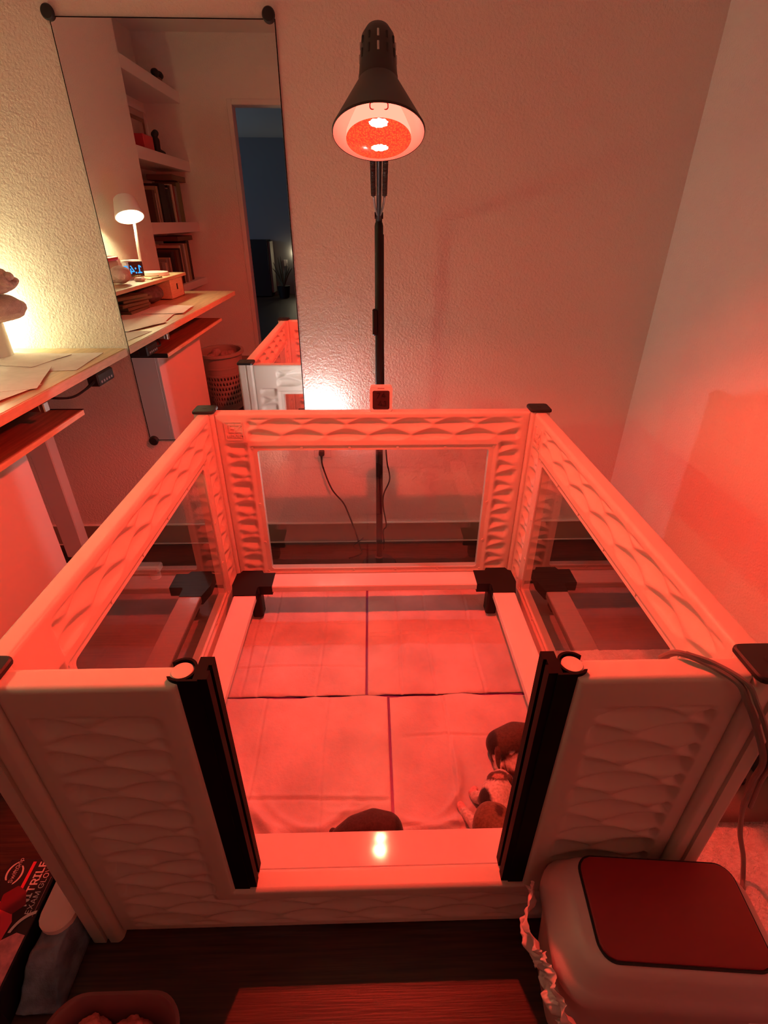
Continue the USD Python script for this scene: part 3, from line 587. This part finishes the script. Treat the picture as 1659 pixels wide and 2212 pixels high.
# ================================================================== BUILT-IN SHELVES reflected in the mirror
for k, (z0, z1, nm) in enumerate(((2.278, 2.358, 'topmost'), (1.780, 1.860, 'second'), (1.300, 1.380, 'third'), (.840, .900, 'lowest'))):
    obj('wall_shelf', bx(XL-.318, XL, YR+.002, -.702, z0, z1, .002), white_m, None, False, label=f'thick white built-in shelf board, {nm} in the alcove', cat='shelf', group='built-in shelf boards')
words = ('black', 'white', 'charcoal', 'beige', 'cream', 'dark brown', 'red', 'olive', 'grey', 'tan')
cols = ((.015, .013, .015), (.60, .56, .50), (.05, .045, .05), (.42, .32, .22), (.55, .46, .36), (.10, .05, .03), (.40, .04, .04), (.16, .14, .06), (.25, .22, .21), (.45, .30, .16))
bmats = [pm('book_cloth_'+str(i), c, .6) for i, c in enumerate(cols)]
ORD = 'first second third fourth fifth sixth seventh eighth ninth tenth eleventh twelfth thirteenth last'.split()
def books(z, y0, spec, where):
    y = y0
    for k, (ci, th, h, dep) in enumerate(spec):
        t = thing('book', f'{words[ci]} upright book, {ORD[k]} from the mirror end of the {where}', 'book', (XL-.15, y-th/2, z), 'books on the '+where)
        x1 = XL-.03-.02*rng.random()
        obj('cover', cat_([bx(x1-dep, x1, y-th, y-th+.004, z, z+h), bx(x1-dep, x1, y-.004, y, z, z+h), bx(x1-.004, x1, y-th, y, z, z+h, .001)]), bmats[ci], t, False)
        obj('pages', bx(x1-dep+.006, x1-.004, y-th+.004, y-.004, z+.004, z+h-.004), paper_m, t, False)
        y -= th+.003
    return y
books(1.380, -.95, [(5, .06, .22, .17), (4, .04, .20, .16), (3, .05, .25, .18), (0, .075, .27, .18), (0, .06, .27, .18), (1, .035, .26, .17), (2, .025, .24, .17), (1, .03, .25, .18), (0, .05, .27, .19), (4, .05, .28, .18), (6, .022, .27, .17), (8, .06, .27, .19), (7, .07, .30, .2), (7, .05, .31, .2)], 'third shelf')
books(.900, -.86, [(8, .08, .20, .17), (4, .05, .19, .17), (8, .06, .21, .17), (3, .05, .22, .18), (0, .05, .25, .18), (2, .06, .26, .18), (5, .08, .27, .19), (0, .04, .28, .19), (4, .05, .30, .2), (8, .035, .31, .2), (1, .04, .31, .2), (9, .05, .30, .2), (3, .04, .31, .2), (0, .09, .33, .2)], 'lowest shelf')
obj('book_bundle', bx(XL-.26, XL-.04, -1.86, -1.50, 1.692, 1.735, .004), pm('brown_box', (.18, .10, .06), .7), None, 25, label='flat book laid across the upright books of the third shelf', cat='book')
obj('flat_book', bx(XL-.27, XL-.05, -1.82, -1.40, 1.232, 1.270, .004), pm('brown_box2', (.12, .06, .045), .7), None, 25, label='dark flat book laid across the upright books of the lowest shelf', cat='book')
pf = thing('picture_frame', 'large picture frame leaning at the back of the second shelf', 'picture frame', (XL-.2, -1.35, 1.86))
obj('picture', bx(XL-.290, XL-.284, -1.78, -1.05, 1.862, 2.20), pm('picture_print', (.52, .44, .42), .5, var=.1, vscale=4), pf, False)
obj('frame', place(prism(sbox(-1.80, 1.861, -1.03, 2.22).difference(sbox(-1.77, 1.89, -1.06, 2.19)), 0, .02), (XL-.29, 0, 0), (0, 1, 0), (0, 0, 1), (1, 0, 0)), white_m, pf, False)
pf2 = thing('photo_stand', 'small pale picture frame standing in front of the large one', 'picture frame', (XL-.15, -1.25, 1.86))
obj('picture', bx(XL-.175, XL-.170, -1.40, -1.13, 1.862, 2.08), pm('picture_print2', (.45, .30, .28), .5, var=.2, vscale=9), pf2, False)
obj('frame', place(prism(sbox(-1.42, 1.861, -1.11, 2.10).difference(sbox(-1.395, 1.885, -1.135, 2.075)), 0, .014), (XL-.178, 0, 0), (0, 1, 0), (0, 0, 1), (1, 0, 0)), dwood_m, pf2, False)
obj('red_box', bx(XL-.12, XL-.03, -1.16, -.96, 1.8605, 1.955, .004), redlid_m, None, 25, label='low dark red box at the near end of the second shelf', cat='box')
fg = thing('figurine', 'small black figurine on the second shelf', 'figurine', (XL-.06, -1.30, 1.86))
obj('torso', body([[((XL-.06, -1.30, 1.885), .028), ((XL-.06, -1.30, 1.945), .032)], [((XL-.06, -1.30, 1.985), .026), ((XL-.05, -1.30, 1.995), .024)], [((XL-.06, -1.30, 1.885), .02), ((XL-.04, -1.40, 1.873), .012)]]), matte_black_m, fg, True)
on_ = thing('ornament', 'small dark bow-shaped ornament on the topmost shelf', 'ornament', (XL-.06, -1.62, 2.358))
obj('bow', cat_([lump((XL-.06, -1.575, 2.42), (.03, .04, .028), 2, .2, 2), lump((XL-.06, -1.675, 2.42), (.03, .04, .028), 4, .2, 2)]), matte_black_m, on_, True)
obj('body', lump((XL-.07, -1.65, 2.383), (.03, .06, .026), 6, .2, 2), dwood_m, on_, True)

# laundry basket
bk = thing('laundry_basket', 'pale perforated plastic laundry basket heaped with clothes, by the desk', 'laundry basket', (-1.24, -.55, 0))
def ellipse(a, b, x=-1.235, y=-.55, n=64): return Polygon([(x+a*math.cos(t), y+b*math.sin(t)) for t in np.arange(n)*2*math.pi/n])
BW = lambda z: .118+.05*(z/.46)
nb, nz = 40, 10; V_, F_ = [], []
TH = np.arange(nb)*2*math.pi/nb
def shell(o):
    def q(U, V):
        t = U*2*math.pi; r = BW(V)+o; return np.stack([-1.235+r*np.cos(t), -.55+1.3*r*np.sin(t), V], -1)
    return q
def holes(U, V):
    a = (U*36) % 1; r = np.floor((V-.05)/.042); b = ((V-.05)/.042) % 1; a = (a+.5*(r % 2)) % 1
    h = ((a-.5)/.26)**2+((b-.5)/.30)**2 < 1
    return ~(h & (V > .05) & (V < .30))
obj('shell', grid_sheet(np.linspace(0, 1, 36*8+1), steps(.006, .30, .375, d=.006), shell(0), shell(-.004), holes), basket_m, bk, True)
for z, h in ((.004, .02), (.30, .015), (.36, .015)):
    o_, i_ = (ellipse(BW(z)+.004, 1.3*BW(z)+.004), ellipse(BW(z)-.002, 1.3*BW(z)-.002))
    obj('hoop', prism(o_.difference(i_), z, z+h), basket_m, bk, 30)
obj('rim', prism(ellipse(.182, .235).difference(ellipse(.158, .21)), .455, .475), basket_m, bk, 30)
obj('upper_band', loft([(ellipse(BW(.375), 1.3*BW(.375)), .375), (ellipse(.163, .214), .458)], cap=False, n=48), basket_m, bk, True)
obj('bottom', prism(ellipse(.115, .15), .003, .008), basket_m, bk, False)
for k, (dx, dy, z) in enumerate(((.045, .045, .40), (-.055, -.055, .40), (.05, -.085, .38), (-.05, .09, .39))):
    obj('garment', lump((-1.235+dx, -.55+dy, z), (.055, .060, .075), 20+k, .4, 2.2), laundry_m, None, True, label=('rumpled garment %s of the heap in the basket' % ('at the middle', 'at the far wall side', 'at the far room side', 'at the mirror side')[k]), cat='clothing', group='clothes in the laundry basket')

# past the doorway
dr = thing('hall_cabinet', 'dark narrow cabinet against the far wall past the doorway', 'cabinet', (-2.15, -8.0, 0))
obj('body', bx(-2.45, -2.05, -8.19, -7.75, .02, 1.05), matte_black_m, dr, False); obj('door', bx(-2.045, -2.0, -8.15, -7.8, .08, 1.02), pm('hall_door', (.3, .27, .25), .6), dr, False)
pl = thing('hall_plant', 'small dark spiky plant on the floor past the doorway', 'plant', (-1.80, -7.6, 0))
obj('pot', revolve([(0, 0), (.10, 0), (.13, .22), (0, .22)], (-1.78, -7.7, 0)), matte_black_m, pl)
for k in range(7): obj('leaf', tube([(-1.78, -7.7, .2), (-1.78+.10*math.cos(k*.9), -7.7+.1*math.sin(k*.9), .42), (-1.78+.2*math.cos(k*.9), -7.7+.15*math.sin(k*.9), .55+.1*(k % 3))], [.02, .02, .004], 5), green_m, pl)
lad = thing('rack', 'thin black metal rack standing past the doorway', 'rack', (-1.62, -3.9, 0))
for x in (-1.70, -1.645): obj('upright', bx(x, x+.014, -3.9, -3.886, 0, 1.62), matte_black_m, lad, False)
for k in range(6): obj('rung', bx(-1.70, -1.631, -3.899, -3.887, .3+k*.24, .314+k*.24), matte_black_m, lad, False)
obj('hall_outlet', bx(-1.81, -1.74, -8.2, -8.19, .55, .67, .003), white_m, None, label='white wall outlet on the far wall past the doorway', cat='outlet')
hn = thing('hall_night_light', 'small glowing night light on the far wall past the doorway', 'night light', (-1.52, -8.17, .8))
obj('diffuser', bx(-1.56, -1.50, -8.18, -8.15, .76, .84, .01), emv('hall_glow', HALL_NIGHT), hn)
obj('housing', bx(-1.555, -1.505, -8.2, -8.175, .70, .80, .006), white_m, hn)
wn = obj('window_1', bx(-4.99, -4.96, -6.2, -4.4, 1.1, 2.4), emv('added_blue_glow', HALL_BLUE), None, False, kind='structure')  # unseen glowing panel added to light the hall blue

# ================================================================== THE PUPPIES
WHITE, TAN, BROWN, BLACK, PINK = (.70, .65, .62), (.19, .105, .06), (.085, .04, .028), (.014, .009, .009), (.80, .42, .42)
def paint(base, patches):
    def f(v):
        c = np.tile(np.array(base, float), (len(v), 1)); w = .010*(meshkit.fbm(v*60, 2, 3)-.5)
        for (p, r, col) in patches:
            d = np.linalg.norm((v-np.array(p))/np.array(r), axis=1)+w/np.min(r)
            k = smooth01((1.08-d)/.16)[:, None]; c = c*(1-k)+np.array(col)*k
        return c
    return f
def legs(pts, r0, r1, paw=.011):
    n = len(pts); return [(p, r0+(r1-r0)*i/(n-1)) for i, p in enumerate(pts)]
Z0 = .016
# A: brown and white pup by the right wall, rump towards the entry
A = thing('puppy', 'dark brown and white newborn puppy asleep by the right rail, tail towards the entry', 'puppy', (.42, .42, Z0), 'newborn puppies', (.002, -.028, .004))
Abody = body([[((.362, .425, .055), .043), ((.410, .440, .060), .047), ((.465, .438, .058), .043), ((.505, .428, .052), .034), ((.535, .415, .050), .036), ((.566, .400, .040), .022)],
              legs([(.350, .410, .045), (.348, .380, .030), (.356, .352, .024)], .024, .012)+[((.364, .338, .021), .010)],
              legs([(.385, .395, .045), (.385, .362, .030), (.402, .350, .024)], .022, .012)+[((.425, .342, .021), .010)],
              legs([(.490, .400, .040), (.485, .370, .028), (.470, .350, .022)], .018, .011)])
obj('body', Abody, fur_m, A, True, fur=paint(BROWN, [((.43, .375, .030), (.075, .035, .035), WHITE), ((.332, .425, .05), (.022, .05, .06), BLACK), ((.360, .340, .02), (.016, .018, .02), PINK), ((.345, .385, .03), (.014, .028, .03), WHITE),
    ((.405, .350, .02), (.035, .018, .018), BROWN), ((.57, .40, .04), (.02, .02, .02), WHITE), ((.385, .402, .062), (.012, .014, .02), WHITE)]))
obj('tail', tube([(.352, .412, .075), (.346, .392, .070), (.344, .372, .048), (.347, .356, .036)], [.012, .010, .006, .002], 10), fur_m, A, True, fur=paint(BROWN, []))
for s in (-1, 1): obj('ear', lump((.528+.004*s, .418+.030*s, .062), (.016, .009, .020), 7, .2, 2), fur_m, A, True, fur=paint(BLACK, []))
obj('nose', lump((.585, .391, .038), (.007, .007, .006), 7, .05, 2), fur_m, A, True, fur=paint(BLACK, []))
# B: pied pup in the middle of the pile
B = thing('puppy', 'white newborn puppy with black and brown patches, lying between two others', 'puppy', (.33, .28, Z0), 'newborn puppies', (-.010, -.040, .004))
Bbody = body([[((.335, .300, .054), .040), ((.318, .268, .056), .041), ((.318, .238, .052), .038), ((.345, .222, .046), .032)],
              [((.335, .312, .060), .032), ((.352, .328, .056), .026), ((.368, .338, .044), .016)],
              legs([(.300, .285, .040), (.280, .295, .028), (.272, .312, .022)], .020, .011)+[((.280, .322, .020), .010)],
              legs([(.385, .280, .040), (.405, .290, .028), (.415, .305, .022)], .018, .011)+[((.352, .28, .05), .03)]])
obj('body', Bbody, fur_m, B, True, fur=paint(WHITE, [((.338, .320, .085), (.032, .020, .03), BROWN), ((.338, .316, .093), (.014, .009, .012), (.50, .26, .20)), ((.279, .252, .074), (.029, .046, .044), BLACK), ((.375, .315, .07), (.012, .014, .02), TAN), ((.276, .320, .02), (.02, .02, .02), PINK)]))
for s in (-1, 1): obj('ear', lump((.345+.026*s, .318, .068), (.009, .014, .016), 7, .2, 2), fur_m, B, True, fur=paint(BROWN, []))
# C: tan pup nearest the entry
C = thing('puppy', 'tan newborn puppy with a white leg stretched out, nearest the right door channel', 'puppy', (.30, .17, Z0), 'newborn puppies', (.002, -.020, .004))
Cbody = body([[((.285, .186, .060), .046), ((.300, .150, .058), .046), ((.325, .125, .050), .038)], [((.288, .196, .062), .043), ((.302, .198, .066), .036)],
              legs([(.262, .180, .040), (.246, .212, .030), (.228, .240, .024)], .022, .012)+[((.222, .258, .021), .011)],
              legs([(.262, .150, .036), (.240, .150, .026), (.214, .158, .022)], .020, .012)+[((.200, .170, .020), .011)]])
obj('body', Cbody, fur_m, C, True, fur=paint(TAN, [((.304, .200, .098), (.010, .014, .020), (.05, .02, .015)), ((.236, .225, .026), (.024, .050, .030), WHITE), ((.220, .258, .02), (.016, .02, .02), PINK), ((.222, .158, .02), (.032, .024, .024), (.70, .40, .34)), ((.272, .216, .055), (.016, .020, .03), WHITE)]))
# D: dark pup against the front rail
D = thing('puppy', 'dark brindle newborn puppy curled behind the front rail, only its back showing', 'puppy', (-.02, .165, Z0), 'newborn puppies')
Dbody = body([[((-.092, .150, .045), .030), ((-.058, .158, .056), .040), ((-.012, .163, .062), .046), ((.018, .158, .060), .045), ((.034, .140, .050), .034)],
              legs([(-.08, .155, .035), (-.105, .165, .026), (-.118, .178, .022)], .018, .011), legs([(.03, .150, .035), (.01, .118, .026), (-.02, .112, .022)], .018, .011)])
obj('body', Dbody, fur_m, D, True, fur=paint((.055, .022, .020), [((.055, .155, .055), (.022, .04, .05), BLACK)]))
for s in (-1, 1): obj('ear', lump((.046, .140+.022*s, .058), (.010, .006, .014), 7, .2, 2), fur_m, D, True, fur=paint(BLACK, []))

# ================================================================== FOREGROUND
# trash can
tc = thing('trash_can', 'pinkish swing-top trash can with dark red flap, in front of the box', 'trash can', (.49, -.146, 0))
CA = math.radians(-4.5); CC = (.498, -.146)
def can_at(m):
    m = m.copy(); c, q = math.cos(CA), math.sin(CA); m.vertices = np.asarray(m.vertices)@np.array([[c, q, 0], [-q, c, 0], [0, 0, 1.0]])+[CC[0], CC[1], 0]; return m
def tr(d, r): return rrect(-.192+d, .192-d, -.112+d, .112-d, r)
obj('bin_body', can_at(loft([(tr(.030, .04), 0), (tr(.028, .045), .01), (tr(.010, .055), .258), (tr(.010, .055), .268)])), can_m, tc, 40)
LD = [(.003, .058, .258), (0, .060, .262), (0, .060, .284), (.007, .058, .297), (.012, .056, .307), (.020, .054, .332), (.030, .050, .347), (.042, .044, .352)]
ld = obj('lid', can_at(loft([(tr(d, r), z) for d, r, z in LD])), can_m, tc, 50)
fo = rrect(-.134, .150, -.078, .086, .030)
obj('flap_gap', can_at(prism(fo, .350, .3528)), matte_black_m, ld, False)
keep_ = fo.buffer(-.004)
obj('swing_flap', can_at(loft([(keep_, .3526), (keep_, .3565), (keep_.buffer(-.003), .3585), (keep_.buffer(-.03), .3610), (keep_.buffer(-.06), .3618)])), flap_m, tc, 50, label='dark red swing flap')
def band(path, w, seed, amp):
    """A crumpled strip of film following a path, its width running along z."""
    P = spline(path, 18); us, vs = np.linspace(0, 1, len(P)), np.linspace(-.5, .5, 22)
    def f(o):
        def q(U, V):
            i = np.clip((U*(len(P)-1)).round().astype(int), 0, len(P)-1); n = meshkit.fbm(np.stack([U*7, V*3, 0*U+seed], -1), 3, seed)-.5; n2 = meshkit.fbm(np.stack([U*7+9, V*3, 0*U+seed], -1), 3, seed+4)-.5
            W = np.interp(U, np.linspace(0, 1, len(w)), w)
            return P[i]+np.stack([-amp*n*2+o+.006*np.cos(V*9), amp*n2, V*W+amp*n], -1)
        return q
    return grid_sheet(us, vs, f(0), f(-.0010))
bg = thing('bin_liner', 'crumpled translucent plastic bag hanging over the left rim of the trash can', 'bin liner', (.28, -.15, .26))
obj('fold', band([(.304, -.060, .262), (.292, -.085, .268), (.276, -.110, .268), (.270, -.135, .264), (.278, -.160, .258), (.288, -.178, .256)], [.03, .075, .055, .040,   .045, .07], 3, .012), bag_m, bg, True)
obj('fold', band([(.285, -.172, .262), (.288, -.195, .258), (.296, -.220, .252), (.304, -.245, .246), (.315, -.268, .242)], [.06, .085, .080, .065, .020], 8, .020), bag_m, bg, True)

# glove box, wipes, tub at the left
gb = thing('glove_box', 'black carton of nitrile exam gloves lying on the floor left of the box', 'carton', (-.815, 0, 0))
GX0, GX1, GY0, GY1, GZ = -.862, -.742, -.165, .095, .098
obj('carton', bx(GX0, GX1, GY0, GY1, .001, GZ, .0015), box_black_m, gb, False)
ZP = GZ+.0002
def flat(poly, z=ZP, t=.0006): return prism(poly, z, z+t)
for w_, h_, x_, y_, b_o in (('NITRILE', .0165, -.7735, -.004, True), ('EXAM GLOVES', .0115, -.757, -.018, False), ('SwiftGrip', .0088, -.833, .044, False)):
    obj('lettering', text(w_, h_, (x_, y_, ZP), (0, 1, 0), (-1, 0, 0), .0006, b_o), ink_white_m, gb, False, kind='stuff', label=f'white word {w_}')
arc = Point(-.832, .066).buffer(.024, quad_segs=16).difference(Point(-.8285, .066).buffer(.0235, quad_segs=16)).intersection(sbox(-.92, .050, -.84, .095))
arc2 = Point(-.842, .062).buffer(.024, quad_segs=16).difference(Point(-.8455, .062).buffer(.0235, quad_segs=16)).intersection(sbox(-.83, .035, -.80, .080))
obj('logo_swoosh', flat(arc), ink_white_m, gb, False); obj('logo_swoosh', flat(arc2), ink_white_m, gb, False)
obj('stripe', flat(sbox(-.807, .026, -.800, .088)), ink_red_m, gb, False)
obj('rule_line', flat(sbox(-.7495, -.022, -.7487, .055)), ink_pink_m, gb, False)
obj('printed_glove', flat(Polygon([(-.862, -.02), (-.838, .010), (-.806, .006), (-.786, -.03), (-.790, -.07), (-.815, -.10), (-.862, -.12)]).buffer(-.004).buffer(.003)), ink_red_m, gb, False)
obj('printed_cuff', flat(Polygon([(-.832, .020), (-.812, .034), (-.792, .024), (-.780, .002), (-.797, -.012), (-.828, -.002)]).buffer(.004), ZP+.0003), ink_dark_m, gb, False)
obj('printed_glove', flat(Polygon([(-.835, -.162), (-.825, -.11), (-.795, -.065), (-.765, -.050), (-.745, -.055), (-.745, -.162)]), ZP+.0004), ink_pink_m, gb, False)
arc3 = Point(-.735, -.060).buffer(.050, quad_segs=24).difference(Point(-.7325, -.063).buffer(.0475, quad_segs=24)).intersection(sbox(-.80, -.05, -.7435, .0))
obj('printed_ring', flat(arc3, ZP+.0006), ink_white_m, gb, False)
wp = thing('wipes_pack', 'grey wrinkled plastic wipes pack with a pale lid, between carton and box', 'wipes pack', (-.695, -.01, 0))
def wtop(U, V):
    e = np.minimum(smooth01((U+.736)/.020)*smooth01((-.648-U)/.012), smooth01((V+.150)/.075)*smooth01((.20-V)/.05))
    n = meshkit.fbm(np.stack([U*24, V*24, 0*U+2], -1), 3, 4)-.5; n2 = abs(meshkit.fbm(np.stack([U*16+V*9, V*22, 0*U+7], -1), 2, 6)-.5)
    return np.stack([U+.012*n, V+.016*n, .012+.088*e**.7+.016*n-.030*n2], -1)
obj('film_pack', grid_sheet(steps(-.738, -.649, d=.005), steps(-.152, .202, d=.006), wtop, lambda U, V: np.stack([U, V, .002+0*U], -1)), wipe_m, wp, True)
obj('flip_lid', loft([(rrect(-.727, -.654, -.055, .15, .034), .096), (rrect(-.727, -.654, -.055, .15, .034), .110), (rrect(-.723, -.658, -.051, .146, .031), .113)], n=64), label_m, wp, 40, label='pale plastic lid of the wipes pack')
tb = thing('plastic_tub', 'dusky rounded plastic tub on the floor at the near left corner', 'tub', (-.50, -.28, 0))
TX = (-.630, -.375, -.42, -.150)
ot = [(rrect(TX[0]+.03, TX[1]-.03, TX[2]+.03, TX[3]-.03, .05), .002), (rrect(TX[0]+.006, TX[1]-.006, TX[2]+.006, TX[3]-.006, .062), .088), (rrect(*TX, .066), .094), (rrect(*TX, .066), .100), (rrect(TX[0]+.006, TX[1]-.006, TX[2]+.006, TX[3]-.006, .062), .101), (rrect(TX[0]+.012, TX[1]-.012, TX[2]+.012, TX[3]-.012, .060), .092), (rrect(TX[0]+.036, TX[1]-.036, TX[2]+.036, TX[3]-.036, .048), .006)]
obj('tub_shell', loft(ot), tub_m, tb, 40)
for k, (x, y, r) in enumerate(((-.553, -.204, .034), (-.474, -.207, .036), (-.436, -.268, .026))):
    obj('washcloth', lump((x, y, .052), (r, r*.9, .042), 30+k, .7, 2.6), cloth_m, None, True, label=('crumpled pink washcloth %s in the tub' % ('at the left', 'in the middle', 'at the right')[k]), cat='washcloth', group='crumpled cloths in the tub')

# right of the box: shaggy rug, cord, dark things
rgx = thing('shag_rug', 'pale shaggy rug on the floor right of the box', 'rug', (.9, .42, 0))
def rtop(U, V):
    n = meshkit.fbm(np.stack([U*55, V*55, 0*U], -1), 3, 9); e = smooth01(np.minimum.reduce([U-.668, 1.115-U, V+.25, .80+.02*np.sin(U*40)-V])/.012)
    return np.stack([U+.006*(n-.5), V+.006*(n-.5), .004+e*(.010+.012*n)], -1)
obj('pile', grid_sheet(steps(.668, 1.115, d=.0075), steps(-.25, .82, d=.0075), rtop, lambda U, V: np.stack([U, V, .001+0*U], -1)), rug_m, rgx, True)
cd = thing('trailing_cable', 'grey double cable hung over the right front panel edge and trailing to the rug', 'cable', (.7, .02, .4))
path = [(.470, .045, .77), (.478, .024, .803), (.510, 0, .8045), (.540, -.034, .799), (.557, -.048, .77), (.585, -.052, .722), (.637, -.046, .625), (.691, -.006, .504), (.748, .030, .361), (.812, .055, .208), (.862, .060, .098), (.876, .046, .032), (.86, .02, .024)]
obj('strand', tube(path, .0052, 8), cord_m, cd)
obj('strand', tube([np.array(p)+[.0085, -.006, .005] for p in path[1:9]], .0040, 8), cord_m, cd)
obj('thin_string', tube([(.92, .40, .0645), (.96, .32, .0645), (1.0, .26, .0642)], .0016, 5), cord_m, None, label='thin dark string lying on the added brown slab', cat='string')
cuf = loft([(rrect(.700, 1.120, .185, .62, .09), .018), (rrect(.690, 1.128, .172, .63, .11), .035), (rrect(.700, 1.120, .185, .62, .10), .055), (rrect(.74, 1.08, .23, .58, .08), .062)])  # brown slab added to stand in for a shadow cast on the rug
obj('floor_shade_slab', cuf, pm('shade_slab_brown', (.20, .135, .12), .95, bump=.5, bscale=200), None, True, label='flat brown slab added on the shaggy rug in place of a cast shadow', cat='shade_slab')
obj('dark_case', bx(1.045, 1.130, .27, .47, .0625, .165, .01), matte_black_m, None, 25, label='black case standing on the added brown slab against the right wall', cat='case')
obj('power_adapter', bx(.950, 1.005, .250, .300, .0622, .090, .008), matte_black_m, None, 25, label='small black power adapter lying on the added brown slab', cat='adapter')
